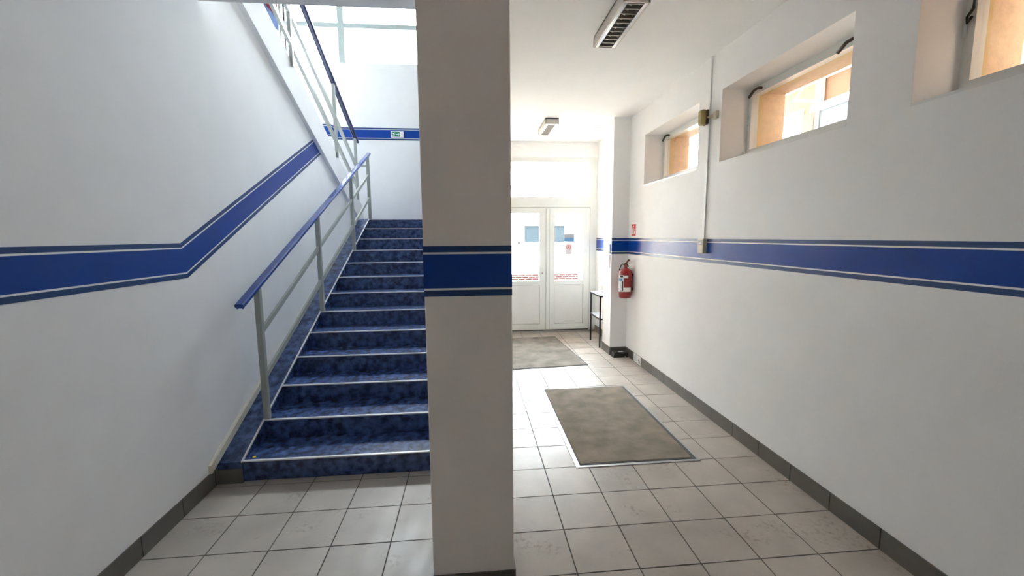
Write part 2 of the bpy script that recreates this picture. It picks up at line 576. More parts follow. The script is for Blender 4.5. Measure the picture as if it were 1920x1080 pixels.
left_stripe()
stripe(wall_stair_far, lambda a, z, e: (a, YF - e, z), [(XO, 3.585), (-2.56, 3.585), (-2.46, 3.533), (XDIV0, 3.530)])
stripe(wall_outer, lambda a, z, e: (XO + e, a, z), [(3.4, 5.33), (7.0, 3.585), (YF, 3.585)])

# ------------------------------------------------------------------ baseboards, one tile after the other
base_me = {}


def base_tile(parent, loc, length, along, h=0.118):
    key = (round(length, 3), along)
    if key not in base_me:
        bm = bmesh.new()
        if along == 'y':
            bm_box(bm, -0.004, 0.004, -length / 2, length / 2, 0, h)
        else:
            bm_box(bm, -length / 2, length / 2, -0.004, 0.004, 0, h)
        me = bpy.data.meshes.new('baseboard_tile'); bm.to_mesh(me); bm.free()
        me.materials.append(M_BASE)
        base_me[key] = me
    o = bpy.data.objects.new('tile', base_me[key])
    o.location = loc
    COL.objects.link(o)
    o.parent = parent


bb_r = struct(empty('baseboard_right'), 'brown-grey tile skirting along the window wall')
for j in range(-18, 10):
    y0, y1 = GY(j), min(GY(j + 1), 5.86)
    if y1 - y0 > .03:
        base_tile(bb_r, (XR - 0.004, (y0 + y1) / 2, 0), y1 - y0 - 0.007, 'y')
for y0, y1 in ((6.215, 6.53), (6.53, 6.86), (6.86, 7.19), (7.19, 7.42)):
    base_tile(bb_r, (XR - 0.004, (y0 + y1) / 2, 0), y1 - y0 - 0.007, 'y')
obj('joint_grout', boxes([(XR - .0035, XR, YB, 5.86, 0, .117), (XR - .0035, XR, 6.215, YD, 0, .117)]), M_GROUT, bb_r)
bb_p = struct(empty('baseboard_pilaster'), 'brown-grey tile skirting around the pilaster')
base_tile(bb_p, ((1.967 + XR) / 2, 5.856, 0), XR - 1.967 - 0.01, 'x')
base_tile(bb_p, (1.963, 6.037, 0), 0.36, 'y')
bb_l = struct(empty('baseboard_left'), 'brown-grey tile skirting under the left wall')
for j in range(-18, 0):
    y0, y1 = GY(j) + .02, min(GY(j + 1) + .02, 2.985)
    if y1 - y0 > .03:
        base_tile(bb_l, (XL + 0.004, (y0 + y1) / 2, 0), y1 - y0 - 0.007, 'y', 0.118)
obj('joint_grout', boxes([(XL, XL + .0035, YB, 2.985, 0, .117)]), M_GROUT, bb_l)
bb_pl = struct(empty('baseboard_pillar'), 'dark tile skirting around the pillar foot')
base_tile(bb_pl, (-0.019, 1.877, 0), 0.392, 'x', .11)
base_tile(bb_pl, (0.180, 2.075, 0), 0.39, 'y', .11)
base_tile(bb_pl, (-0.218, 2.075, 0), 0.39, 'y', .11)

# ------------------------------------------------------------------ lower flight of stairs
st = tag(empty('staircase', (-0.9, 3.0, 0)), 'dark blue marbled vinyl stairs rising beside the left wall', 'stairs')
for k in range(1, 14):
    y0, z = NY(k), NZ(k)
    y1 = NY(k + 1) + 0.02 if k < 13 else YF
    riser = obj('riser', box(XS, XDIV0, y0 + 0.012, y0 + 0.03, NZ(k - 1), z - 0.028), M_VINYL, st)
    tread = obj('tread', box(XS, XDIV0, y0 + 0.002, y1 if k < 13 else y0 + .20, z - 0.03, z), M_VINYL, st)
    obj('nosing', box(XS, XDIV0, y0 - 0.004, y0 + 0.018, z - 0.007, z + 0.0025, 0.0015, 1), M_NOSE, tread)
slope = 0.155 / 0.342
struct(obj('floor_landing', boxes([(XO, XDIV0, NY(13) + .20, YF, ZL - .2, ZL)]), M_VINYL), 'blue vinyl landing between the two flights')
bandz = lambda y: 0.155 + slope * (y - 3.0)
obj('sloped_side_band', prism([(2.996, 0), (2.996, bandz(2.996)), (NY(13) + .02, bandz(NY(13) + .02)), (NY(13) + .02, 0)], 'x', XL, XS), M_VINYL, st)
obj('edge_trim', sweep(rect(0.012, 0.010), (XS + .001, 2.99, bandz(2.99) + 0.002), (XS + .001, NY(13), bandz(NY(13)) + .002)), M_NOSE, st)
obj('skirting_tile', box(XL + .005, XS, 2.985, 2.996, 0, 0.105), M_BASE, st)
obj('yellow_dot', lathe([(0.0, 0.0026), (0.011, 0.0026), (0.012, 0.0)], 14, (XS + 0.055, NY(1) + 0.055, NZ(1))), mat('yellow_sticker', (0.65, 0.50, 0.03), 0.5), st)
duct = tag(obj('wall_duct', prism([(2.915, bandz(2.915) + .004), (2.915, bandz(2.915) + .062), (6.93, bandz(6.93) + .062), (6.93, bandz(6.93) + .004)], 'x', XL, XL + 0.022), M_CREAM),
           'cream plastic duct running up the wall above the stair band', 'cable duct')

# ------------------------------------------------------------------ lower railing
XRL = -1.632
rl = tag(empty('stair_railing', (XRL, 3.36, NZ(2))), 'grey metal railing with a glossy blue handrail on the lower flight', 'railing')
hz = lambda y: 1.338 + 0.4385 * (y - 3.35)
for k, dy in ((2, 0.02), (6, 0.015), (10, 0.015), (13, 0.02)):
    y = NY(k) + dy
    obj('post', box(XRL - 0.022, XRL + 0.022, y - 0.018, y + 0.022, NZ(k), hz(y) + 0.01, 0.003, 1), M_GREYPAINT, rl)
HP = [(-0.024, 0.0), (-0.018, -0.008), (-0.012, 0.0), (0.012, 0.0), (0.018, -0.008), (0.024, 0.0), (0.031, 0.012), (0.031, 0.026), (0.024, 0.036), (-0.024, 0.036), (-0.031, 0.026), (-0.031, 0.012)]
hr = obj('handrail', sweep(HP, (XRL, 3.105, hz(3.105) + .004), (XRL, 7.24, hz(7.24) + .004)), M_RAIL, rl)
ys0, ys1 = NY(2) + .03, NY(13) + .02
obj('rail', sweep(rect(0.022, 0.040), (XRL, ys0, 1.018 + .4545 * (ys0 - 3.40)), (XRL, ys1, 1.018 + .4545 * (ys1 - 3.40))), M_GREYPAINT, rl)
obj('rail', sweep(rect(0.022, 0.040), (XRL, ys0, 0.660 + .4555 * (ys0 - 3.40)), (XRL, ys1, 0.660 + .4555 * (ys1 - 3.40))), M_GREYPAINT, rl)
obj('link_bar', box(-1.80, XRL, NY(13) + .01, NY(13) + .03, 2.845, 2.868), M_GREYPAINT, rl)

# ------------------------------------------------------------------ upper flight
up = tag(empty('upper_flight', (-2.6, 7.1, ZL)), 'white upper flight of stairs with a sloping stringer over the left wall', 'stairs')
tz = lambda y: 3.355 - 0.492 * (y - 5.0)
obj('stringer', prism([(3.30, top_line(3.30)), (3.30, tz(3.30)), (7.30, tz(7.30)), (7.30, top_line(7.30))], 'x', -1.93, -1.78), M_WALL, up)
obj('flight_slab', prism([(3.30, top_line(3.30)), (3.30, top_line(3.30) + .16), (7.25, top_line(7.25) + .16), (7.25, top_line(7.25))], 'x', XO, -1.93), M_WALL, up)
for k in range(1, 12):
    yk = 7.06 - 0.330 * (k - 1)
    zk = ZL + 0.1532 * k
    obj('riser', box(XO, -1.93, yk - 0.02, yk, zk - 0.1532, zk - .02), M_VINYL, up)
    obj('tread', box(XO, -1.93, yk - 0.35, yk, zk - 0.03, zk), M_VINYL, up)
XRU = -1.775
ru = tag(empty('upper_railing', (XRU, 7.0, tz(7.0))), 'grey metal railing sloping down in front of the stairwell window', 'railing')
uz = lambda y: 4.185 - 0.500 * (y - 5.118)
for y in (3.45, 4.70, 6.03, 6.985):
    obj('post', box(XRU - 0.018, XRU + 0.018, y - 0.02, y + 0.02, tz(y) - 0.06, uz(y), 0.003, 1), M_GREYPAINT, ru)
obj('handrail', sweep(HP, (XRU, 3.35, uz(3.35)), (XRU, 7.09, uz(7.09))), mat('dark_handrail', (0.020, 0.030, 0.095), 0.25, coat=0.3), ru)
for off in (-0.425, -0.735):
    obj('rail', sweep(rect(0.032, 0.046), (XRU, 3.42, uz(3.42) + off), (XRU, 7.0, uz(7.0) + off)), M_GREYPAINT, ru)

# ------------------------------------------------------------------ stairwell window
ws = struct(empty('window_6', (-1.8, YF + .1, 4.9)), 'wide white framed stairwell window above the landing')
fy0, fy1 = YF + 0.055, YF + 0.125
obj('window_frame', boxes([(XO, XO + .03, fy0, fy1, 4.90, 6.05), (-2.362, -2.248, fy0, fy1, 4.90, 6.05), (-0.60, -0.49, fy0, fy1, 4.9, 6.05), (0.55, 0.60, fy0, fy1, 4.9, 6.05),
                           (XO, 0.60, fy0 + .004, fy1 - .004, 4.88, 4.915), (XO, 0.60, fy0 + .004, fy1 - .004, 5.512, 5.595), (XO, 0.60, fy0 + .004, fy1 - .004, 5.99, 6.06)]), mat('pale_green_frame', (0.40, 0.46, 0.44), 0.4), ws)
for a, b in ((XO + .03, -2.362), (-2.248, -0.60), (-0.49, 0.55)):
    for c, d in ((4.915, 5.512), (5.595, 5.99)):
        obj('pane', box(a, b, fy0 + .03, fy0 + .036, c, d), M_GLASS, ws)
portal('portal_stair', (-1.38, YF + 0.02, 5.47), (0, -1, 0), 3.9, 1.16)

wp = tag(empty('wall_picture', (XO, 7.9, 5.35)), 'dark blue and red picture on the side wall by the stairwell window', 'picture')
obj('picture_frame', box(XO, XO + .02, 7.45, 8.36, 5.33, 6.0), M_BLACK, wp)
obj('picture_lower', box(XO + .02, XO + .022, 7.47, 8.34, 5.35, 5.56), mat('dull_blue_print', (0.028, 0.040, 0.070), 1.0, var=.2, scale=9, spec=0.0), wp)
obj('picture_upper', box(XO + .02, XO + .022, 7.47, 8.34, 5.56, 5.98), mat('dull_red_print', (0.03, 0.007, 0.010), 1.0, var=.2, scale=9, spec=0.0), wp)
# exit sign on the landing wall
ex = tag(empty('exit_sign', (-1.353, YF, 3.635)), 'small green emergency exit sign on the landing stripe', 'sign')
x0, x1, z0, z1 = -1.472, -1.236, 3.577, 3.692
obj('housing', box(x0, x1, YF - 0.03, YF, z0, z1, 0.004, 1), M_WHITE, ex)
obj('green_field', box(x0 + .018, x0 + .165, YF - 0.0315, YF - 0.029, z0 + .014, z1 - .012), M_GREEN, ex)
yy = YF - 0.0322
def flat(name, polys, m, parent, y=yy, ax='y', t=0.001):
    bm = bmesh.new()
    for pts in polys:
        b2 = prism(pts, ax, y, y + t)
        me = bpy.data.meshes.new('t'); b2.to_mesh(me); b2.free(); bm.from_mesh(me); bpy.data.meshes.remove(me)
    return obj(name, bm, m, parent)
cx, cz = x0 + .055, (z0 + z1) / 2
man = [[(cx + .004, cz + .030), (cx + .016, cz + .036), (cx + .022, cz + .026), (cx + .010, cz + .020)],
       [(cx - .024, cz + .012), (cx - .004, cz + .022), (cx + .014, cz + .018), (cx + .004, cz - .008), (cx - .010, cz - .008), (cx - .002, cz + .010), (cx - .016, cz + .006)],
       [(cx - .010, cz - .006), (cx + .002, cz - .008), (cx + .018, cz - .036), (cx + .008, cz - .038)],
       [(cx - .010, cz - .004), (cx - .002, cz - .012), (cx - .014, cz - .024), (cx - .032, cz - .022), (cx - .032, cz - .016), (cx - .018, cz - .014)],
       [(cx + .010, cz + .014), (cx + .030, cz + .004), (cx + .027, cz - .002), (cx + .008, cz + .006)]]
flat('running_figure', man, M_WHITE, ex)
ax_ = x0 + .10
flat('arrow', [[(ax_, cz - .006), (ax_, cz + .006), (ax_ + .030, cz + .006), (ax_ + .030, cz - .006)],
               [(ax_ + .028, cz - .026), (ax_ + .038, cz - .026), (ax_ + .060, cz), (ax_ + .038, cz + .026), (ax_ + .028, cz + .026), (ax_ + .046, cz)]], M_WHITE, ex)

# ------------------------------------------------------------------ right wall windows
FX0, FX1 = 2.462, 2.520
for n, (a, b) in enumerate(WIN):
    w = struct(empty('window_%d' % (n + 1), (FX0, (a + b) / 2, WZ0)), ('high narrow window nearest the pilaster', 'high narrow window in the middle of the wall', 'high narrow window at the edge of the view', 'added unseen window beside the viewer, for fill light', 'added unseen window behind the viewer, for fill light')[n])
    zb, zt = WZ0 - 0.0, WZ1
    obj('window_frame', boxes([(FX0, FX1, a, a + .055, zb, zt), (FX0, FX1, b - .03, b, zb, zt), (FX0, FX1, a + .055, b - .03, zt - .03, zt), (FX0, FX1, a + .055, b - .03, zb, zb + .05)]), M_PVC, w)
    s0, s1 = FX0 - 0.012, FX1 - .005
    obj('sash', boxes([(s0, s1, a + .05, a + .095, zb + .045, zt - .025), (s0, s1, b - .055, b - .028, zb + .045, zt - .025), (s0, s1, a + .095, b - .055, zt - .068, zt - .025), (s0, s1, a + .095, b - .055, zb + .045, zb + .10)]), M_PVC, w)
    obj('pane', box(FX0 + .02, FX0 + .026, a + .095, b - .055, zb + .10, zt - .068), M_GLASS, w)
    obj('outer_frame', boxes([(FX1, FX1 + .06, b - .022, b - .001, zb, zt), (FX1, FX1 + .06, a + .012, a + .09, zb, zt), (FX1, FX1 + .06, a + .09, b - .022, zt - .055, zt - .001), (FX1, FX1 + .06, a + .09, b - .022, zb, zb + .07)]), M_TAN, w)
    obj('hinge', tube([(FX0 - .012, b - .012, zb + .32), (FX0 - .012, b - .012, zb + .40)], 0.008, 8), M_PVC, w)
    for yh in (b - 0.075, a + .33):
        hp = obj('handle', box(s0 - .008, s0, yh - .150, yh - .075, zt - .062, zt - .034, 0.003, 1), M_PVC, w)
        obj('lever', tube([(s0 - .006, yh - .112, zt - .046), (s0 - .026, yh - .110, zt - .044), (s0 - .034, yh - .098, zt - .043), (s0 - .040, yh - .060, zt - .050), (s0 - .042, yh + .0, zt - .090)], 0.012, 8), M_BROWN, hp, True)
    obj('sill', box(XR - 0.003, FX0, a, b, WZ0 - 0.012, WZ0 + 0.001), M_PVC2, w)
    portal('portal_window', (FX0 - .03, (a + b) / 2, (WZ0 + WZ1) / 2), (-1, 0, 0), b - a, WZ1 - WZ0)
# curtain hook in the near window niche
hk = tag(obj('window_stay', tube([(FX0 - .015, 1.985, 2.86), (FX0 - .03, 1.975, 2.80), (FX0 - .045, 1.985, 2.765), (FX0 - .03, 1.995, 2.745), (FX0 - .02, 1.985, 2.77)], 0.007, 8), M_BLACK, None, True),
         'dark metal stay hook in the niche at the picture edge', 'hook')

# ------------------------------------------------------------------ entrance door
dr = struct(empty('door_1', (1.3, YD, 0)), 'white glazed double entrance door with a transom light')
f0, f1 = YD + 0.005, YD + 0.075
XC0, XC1 = 1.296, 1.366          # meeting stiles / astragal
obj('door_frame', boxes([(2.085, DX1, f0, f1, 0, DZ1), (DX0, DX0 + .10, f0, f1, 0, DZ1), (DX0 + .10, 2.085, f0, f1, 3.004, DZ1), (DX0 + .10, 2.085, f0, f1, 2.222, 2.405)]), M_PVC, dr)
obj('transom_bead', boxes([(2.070, 2.085, f0 - .004, f0 + .02, 2.405, 3.004), (DX0 + .10, 2.07, f0 - .004, f0 + .02, 2.992, 3.004)]), M_PVC2, dr)
obj('transom_pane', box(DX0 + .10, 2.085, f0 + .03, f0 + .036, 2.405, 3.004), M_GLASS, dr)
obj('threshold', box(DX0, DX1, YD - 0.0, YD + .12, 0.0, 0.028), M_ALU, dr)


def leaf(xa, xb, handle):
    ga, gb = (0.64, 1.187) if handle else (1.455, 1.977)
    l = obj('leaf', boxes([(xa, ga, f0 - .01, f1 - .01, 0.05, 2.2225), (gb, xb, f0 - .01, f1 - .01, 0.05, 2.2225), (ga, gb, f0 - .01, f1 - .01, 2.128, 2.2225),
                           (ga, gb, f0 - .01, f1 - .01, 0.862, 0.936), (ga, gb, f0 - .01, f1 - .01, 0.05, 0.155)]), M_PVC, dr)
    obj('pane', box(ga, gb, f0 + .02, f0 + .026, 0.936, 2.128), M_GLASS, l)
    obj('panel', box(ga, gb, f0 + .012, f0 + .04, 0.155, 0.862), M_PVC2, l)
    g = 0.004
    obj('gasket', boxes([(ga, ga + g, f0 - .002, f0 + .014, .155, .862), (gb - g, gb, f0 - .002, f0 + .014, .155, .862), (ga, gb, f0 - .002, f0 + .014, .858, .862), (ga, gb, f0 - .002, f0 + .014, .155, .159),
                         (gb - g, gb, f0 - .002, f0 + .014, .936, 2.128), (ga, ga + g, f0 - .002, f0 + .014, .936, 2.128), (ga, gb, f0 - .002, f0 + .014, 2.124, 2.128)]), mat('grey_gasket', (0.30, 0.30, 0.30), 0.7), l)
    if handle:
        h = obj('handle', box(1.213, 1.243, f0 - .022, f0 - .009, 1.03, 1.235, 0.004, 1), M_PVC, l)
        obj('lever', tube([(1.228, f0 - .02, 1.175), (1.228, f0 - .062, 1.175), (1.215, f0 - .068, 1.175), (1.115, f0 - .068, 1.172)], 0.010, 10), M_PVC, h, True)
        obj('keyhole', prism([(1.222, 1.062), (1.234, 1.062), (1.232, 1.086), (1.224, 1.086)], 'y', f0 - .0235, f0 - .021), M_INK, h)
    return l


lf_l = leaf(0.519, 1.3305, True)
lf_r = leaf(1.3315, 2.086, False)
obj('astragal', box(XC0 + .004, XC1 - .004, f0 - .022, f0 + .02, 0.055, 2.205, 0.004, 1), M_PVC, dr)
obj('gap', boxes([(0.525, 2.085, f0 + .02, f0 + .05, .028, 0.052)]), M_GASKET, dr)
obj('leaf_gap_line', boxes([(0.52, 2.088, f0 - .0115, f0 - .0085, 2.2205, 2.2265), (2.0845, 2.0885, f0 - .0115, f0 - .0085, .05, 2.2205), (1.296, 1.3005, f0 - .0115, f0 - .0085, .055, 2.205), (1.3615, 1.366, f0 - .0115, f0 - .0085, .055, 2.205)]), mat('gap_grey', (0.20, 0.20, 0.20), 0.8), dr)
portal('portal_door', (1.3, YD - .04, 1.55), (0, -1, 0), 1.62, 2.9)
# notices on the right leaf
yg = f0 + .0185
pa = tag(empty('blue_notice', (1.717, yg, 1.69)), 'grey and blue print stuck on the door glass', 'notice')
obj('sheet', box(1.622, 1.812, yg - .001, yg, 1.622, 1.764), M_PAPER, pa)
obj('sky_print', box(1.630, 1.804, yg - .0016, yg - .001, 1.69, 1.756), mat('grey_sky_print', (0.33, 0.33, 0.36), 0.6, var=.1, scale=8), pa)
obj('sea_print', box(1.630, 1.804, yg - .0016, yg - .001, 1.630, 1.69), M_SKYPRINT, pa)
pb = tag(empty('logo_notice', (1.71, yg, 1.49)), 'pale paper with a red round emblem on the door glass', 'notice')
obj('sheet', box(1.646, 1.774, yg - .001, yg, 1.395, 1.586), mat('grey_paper', (0.62, 0.60, 0.60), 0.7), pb)
bm = lathe([(0.030, 0), (0.043, 0)], 24)
bmesh.ops.rotate(bm, verts=bm.verts, cent=(0, 0, 0), matrix=Matrix.Rotation(math.pi / 2, 3, 'X'))
bmesh.ops.translate(bm, verts=bm.verts, vec=(1.71, yg - .0018, 1.528))
obj('ring', bm, mat('pale_red_print', (0.66, 0.22, 0.18), 0.7), pb)
flat('emblem', [[(1.700, 1.505), (1.722, 1.530), (1.716, 1.553), (1.692, 1.531)]], MATS['pale_red_print'], pb, yg - .002)
flat('text_lines', [[(1.675, 1.452), (1.745, 1.452), (1.745, 1.459), (1.675, 1.459)], [(1.668, 1.422), (1.752, 1.422), (1.752, 1.429), (1.668, 1.429)]], M_PRINT, pb, yg - .002)

# ------------------------------------------------------------------ mats
m1 = tag(empty('sunken_mat', (1.24, 3.75, 0)), 'large worn grey-brown carpet mat in a metal frame by the pillar', 'mat')
mx0, mx1, my0, my1 = 0.745, 1.722, 2.925, 4.575
obj('frame', boxes([(mx0, mx0 + .035, my0, my1, 0, .005), (mx1 - .022, mx1, my0, my1, 0, .005), (mx0 + .035, mx1 - .022, my1 - .02, my1, 0, .005), (mx0 + .035, mx1 - .022, my0, my0 + .028, 0, .005)]), M_ALU, m1)
obj('rubber_edge', boxes([(mx0 + .035, mx1 - .022, my0 + .028, my0 + .042, 0, .008), (mx1 - .05, mx1 - .022, my0 + .042, my1 - .02, 0, .008), (mx0 + .035, mx0 + .042, my0 + .042, my1 - .02, 0, .008)]), M_RUBBER, m1)
obj('carpet', box(mx0 + .042, mx1 - .05, my0 + .042, my1 - .02, 0, .011, .003, 1), M_MAT, m1)
m2 = empty('door_mat', (0.90, 6.20, 0))
tag(m2, 'loose grey doormat lying askew before the entrance door', 'mat')
w_, h_ = 0.56, 0.845
obj('rubber_edge', prism([(-w_, -h_), (w_, -h_), (w_, h_), (-w_, h_)], 'z', 0.0004, 0.005), M_RUBBER, m2)
obj('carpet', prism([(-w_ + .018, -h_ + .018), (w_ - .018, -h_ + .018), (w_ - .018, h_ - .018), (-w_ + .018, h_ - .018)], 'z', 0.0006, 0.009), M_MAT2, m2)
for c in m2.children:
    c.matrix_parent_inverse = Matrix.Identity(4)
m2.rotation_euler = (0, 0, math.radians(4.6))

# ------------------------------------------------------------------ console table behind the pilaster
tb = tag(empty('console_table', (2.07, 6.52, 0)), 'narrow black metal console table with glass shelves by the door', 'table')
tx0, tx1, ty0, ty1 = 1.932, 2.195, 6.255, 6.79
for x in (tx0, tx1 - .022):
    for y in (ty0, ty1 - .022):
        obj('leg', box(x, x + .022, y, y + .022, 0, 0.81), M_BLACK, tb)
for z in (0.79, 0.435):
    obj('shelf_frame', boxes([(tx0, tx1, ty0, ty0 + .022, z, z + .022), (tx0, tx1, ty1 - .022, ty1, z, z + .022), (tx0, tx0 + .022, ty0, ty1, z, z + .022), (tx1 - .022, tx1, ty0, ty1, z, z + .022)]), M_BLACK, tb)
    obj('shelf', box(tx0 + .003, tx1 - .003, ty0 + .003, ty1 - .003, z + .022, z + .028), mat('grey_shelf', (0.42, 0.42, 0.44), 0.25), tb)
btl = tag(empty('soap_bottle', (2.10, 6.70, .818)), 'white plastic pump bottle standing on the console table', 'bottle')
obj('bottle_body', box(2.055, 2.145, 6.665, 6.745, .818, .975, .016, 3), M_WHITE, btl, True)
obj('bottle_label', box(2.0545, 2.1455, 6.6645, 6.70, .85, .925), mat('pale_label', (0.55, 0.52, 0.45), 0.6), btl)
obj('pump', tube([(2.10, 6.705, .973), (2.10, 6.705, 1.02), (2.085, 6.705, 1.028), (2.055, 6.705, 1.024)], 0.008, 8), M_WHITE, btl, True)

# ------------------------------------------------------------------ things on the pilaster
nb = tag(empty('notice_board', (1.965, 6.03, 1.26)), 'white notice holder on the door side of the pilaster', 'notice')
obj('upper_card', box(1.955, 1.966, 5.915, 6.165, 1.474, 1.605), mat('pale_blue_card', (0.40, 0.55, 0.80), 0.4), nb)
obj('lower_card', box(1.955, 1.966, 5.92, 6.16, 1.262, 1.458), M_WHITE, nb)
bx = tag(empty('bait_box', (2.08, 5.79, 0)), 'low black plastic bait box on the floor against the pilaster', 'box')
obj('box_body', prism([(1.972, 0), (2.185, 0), (2.178, .062), (1.985, .062)], 'y', 5.70, 5.848), M_BLACKPL, bx)
obj('lid', box(1.980, 2.182, 5.705, 5.845, .060, .072, .004, 1), M_BLACKPL, bx)
obj('paper_label', box(2.06, 2.13, 5.735, 5.775, .072, .0735), M_WHITE, bx)
obj('corner_tag', box(2.135, 2.155, 5.698, 5.70, .004, .018), M_WHITE, bx)

# ------------------------------------------------------------------ fire extinguisher and its sign
EX, EY, EZ = 2.105, 5.665, 0.872
fe = tag(empty('fire_extinguisher', (EX, EY, EZ)), 'red fire extinguisher hanging on the wall beside the pilaster', 'extinguisher')
R = 0.088
obj('cylinder_body', lathe([(0, .03), (.055, .028), (.078, .02), (R, .045), (R, .345), (.080, .375), (.058, .396), (.030, .405), (.022, .412), (.022, .420), (0, .420)], 32, (EX, EY, EZ)), M_RED, fe, True)
obj('foot_ring', lathe([(.070, .03), (.076, .0), (.080, .0), (.084, .04)], 32, (EX, EY, EZ)), M_RED, fe, True)
obj('valve', lathe([(0, .415), (.020, .415), (.020, .445), (.013, .45), (.013, .475), (0, .475)], 14, (EX, EY, EZ)), mat('brass_valve', (0.35, 0.05, 0.04), 0.35, metal=.3), fe, True)
tilt = lambda pts: [(EX + a, EY - b, EZ + c) for a, b, c in pts]
obj('lever', sweep(rect(.018, .012), *tilt([(-.012, -.03, .455), (.02, .085, .522)])), M_RED, fe)
obj('lever', tube(tilt([(-.004, .0, .462), (.0, .03, .478), (.006, .06, .515), (.01, .085, .528)]), .009, 8), M_BLACKPL, fe, True)
obj('carry_handle', tube(tilt([(-.002, .03, .478), (.002, .055, .46), (.006, .078, .432)]), .009, 8), M_BLACKPL, fe, True)
bm = lathe([(.014, -.0015), (.018, -.0015), (.018, .0015), (.014, .0015)], 18)
bmesh.ops.rotate(bm, verts=bm.verts, cent=(0, 0, 0), matrix=Matrix.Rotation(math.pi / 2, 3, 'X'))
bmesh.ops.translate(bm, verts=bm.verts, vec=(EX + .03, EY - .085, EZ + .485))
obj('pull_ring', bm, M_ALU, fe, True)
obj('hose', tube(tilt([(-.015, 0, .45), (-.04, -.01, .462), (-.062, -.015, .44), (-.075, -.02, .40), (-.082, -.02, .37)]), .009, 10), M_BLACKPL, fe, True)


def ex_label(name, a0, a1, z0, z1, m):
    obj(name, lathe([(R + .0012, z0), (R + .0012, z1)], 10, (EX, EY, EZ), math.radians(a0), math.radians(a1)), m, fe, True)


ex_label('main_label', 172, 236, .085, .315, mat('label_white', (0.72, 0.73, 0.74), 0.5, var=.25, scale=40, contrast=(.45, .6), stretch=(1, 1, 3)))
for i_, (za, zb_, mm) in enumerate(((.235, .27, M_SKYPRINT), (.095, .099, M_INK), (.285, .31, M_INK))):
    obj('label_print', lathe([(R + .0018, za), (R + .0018, zb_)], 8, (EX, EY, EZ), math.radians(178 if mm is not M_INK else 200), math.radians(226 if mm is not M_INK else 228)), mm, fe, True)
obj('label_print', lathe([(R + .0018, .10), (R + .0018, .23)], 4, (EX, EY, EZ), math.radians(222), math.radians(232)), M_INK, fe, True)
ex_label('small_label', 240, 276, .275, .312, M_WHITE)
ex_label('service_label', 237, 305, .088, .145, M_WHITE)
for z_ in (.10, .30):
    obj('wall_bracket', box(EX + .06, XR, EY - .02, EY + .02, EZ + z_, EZ + z_ + .03), M_BLACK, fe)

sg = tag(empty('extinguisher_sign', (XR, 5.668, 1.80)), 'small red fire equipment sign above the extinguisher', 'sign')
sy0, sy1, sz0, sz1 = 5.602, 5.738, 1.722, 1.878
obj('sign_plate', box(XR - .003, XR, sy0, sy1, sz0, sz1), M_REDSIGN, sg)
xx = XR - .0042
u = lambda a, b: (sy1 - a * (sy1 - sy0), sz0 + b * (sz1 - sz0))
flat('bottle_symbol', [[u(.20, .12), u(.52, .12), u(.52, .62), u(.46, .70), u(.28, .70), u(.20, .62)], [u(.31, .70), u(.41, .70), u(.41, .80), u(.31, .80)], [u(.16, .78), u(.60, .88), u(.60, .80), u(.41, .76)]], M_WHITE, sg, xx, 'x')
flat('flame_symbol', [[u(.64, .15), u(.80, .12), u(.88, .30), u(.84, .48), u(.78, .62), u(.74, .42), u(.66, .34)]], M_WHITE, sg, xx, 'x')

# ------------------------------------------------------------------ number plate at the skirting
npz = tag(empty('number_plate', (XR, 5.405, 0)), 'white card with a black 6 leaning on the skirting', 'number plate')
px_ = XR - .0095
obj('card', box(px_, px_ + .0012, 5.288, 5.53, 0.004, 0.118), M_WHITE, npz)
for i_ in range(6):
    obj('text_line', box(px_ - .0006, px_, 5.385 + .004 * (i_ % 2), 5.512 - .012 * ((i_ * 5) % 3), .092 - i_ * .013, .0975 - i_ * .013), mat('blue_grey_print', (0.52, 0.60, 0.70), 0.7), npz)
cu = bpy.data.curves.new('digit', 'FONT')
cu.body = '6'
cu.size = 0.115
cu.extrude = 0.0004
to = bpy.data.objects.new('digit_tmp', cu)
COL.objects.link(to)
dg = bpy.context.evaluated_depsgraph_get()
me6 = bpy.data.meshes.new_from_object(to.evaluated_get(dg))
bpy.data.objects.remove(to)
me6.materials.clear(); me6.materials.append(M_INK)
d6 = bpy.data.objects.new('digit', me6)
COL.objects.link(d6)
d6.matrix_world = Matrix(((0, 0, -1, px_ - .0008), (-1, 0, 0, 5.362), (0, 1, 0, 0.02), (0, 0, 0, 1)))
d6.parent = npz
d6.matrix_parent_inverse = npz.matrix_basis.inverted()

# ------------------------------------------------------------------ duct, thermostat box and detector on the right wall
cd = tag(obj('cable_duct', box(XR - .014, XR, 3.868, 3.892, 1.69, ZC), M_PVC2), 'thin white cable duct running down from the ceiling', 'cable duct')
th = tag(empty('thermostat', (XR, 3.877, 1.62)), 'small beige control box on the blue stripe', 'control box')
obj('box_body', box(XR - .042, XR, 3.828, 3.926, 1.552, 1.690, .004, 1), M_BEIGE, th)
obj('display', box(XR - .0432, XR - .0415, 3.84, 3.914, 1.63, 1.678), mat('grey_display', (0.22, 0.23, 0.24), 0.3), th)
obj('display_bar', box(XR - .044, XR - .043, 3.852, 3.902, 1.645, 1.652), M_PAPER, th)
de = tag(empty('motion_detector', (XR, 3.86, 2.79)), 'yellowed motion detector on a bracket beside the cable duct', 'detector')
obj('detector_body', box(XR - .088, XR - .034, 3.868, 3.945, 2.735, 2.872, .018, 3), M_OCHRE, de, True)
obj('back_cover', box(XR - .040, XR - .022, 3.862, 3.935, 2.735, 2.868, .006, 2), mat('brown_plastic', (0.10, 0.07, 0.035), .5), de)
obj('bracket', tube([(XR - .03, 3.87, 2.80), (XR - .03, 3.83, 2.79), (XR - .012, 3.79, 2.80)], .011, 8), M_BEIGE, de, True)
obj('bracket_plate', box(XR - .024, XR, 3.735, 3.795, 2.755, 2.825, .004, 1), M_BEIGE, de)
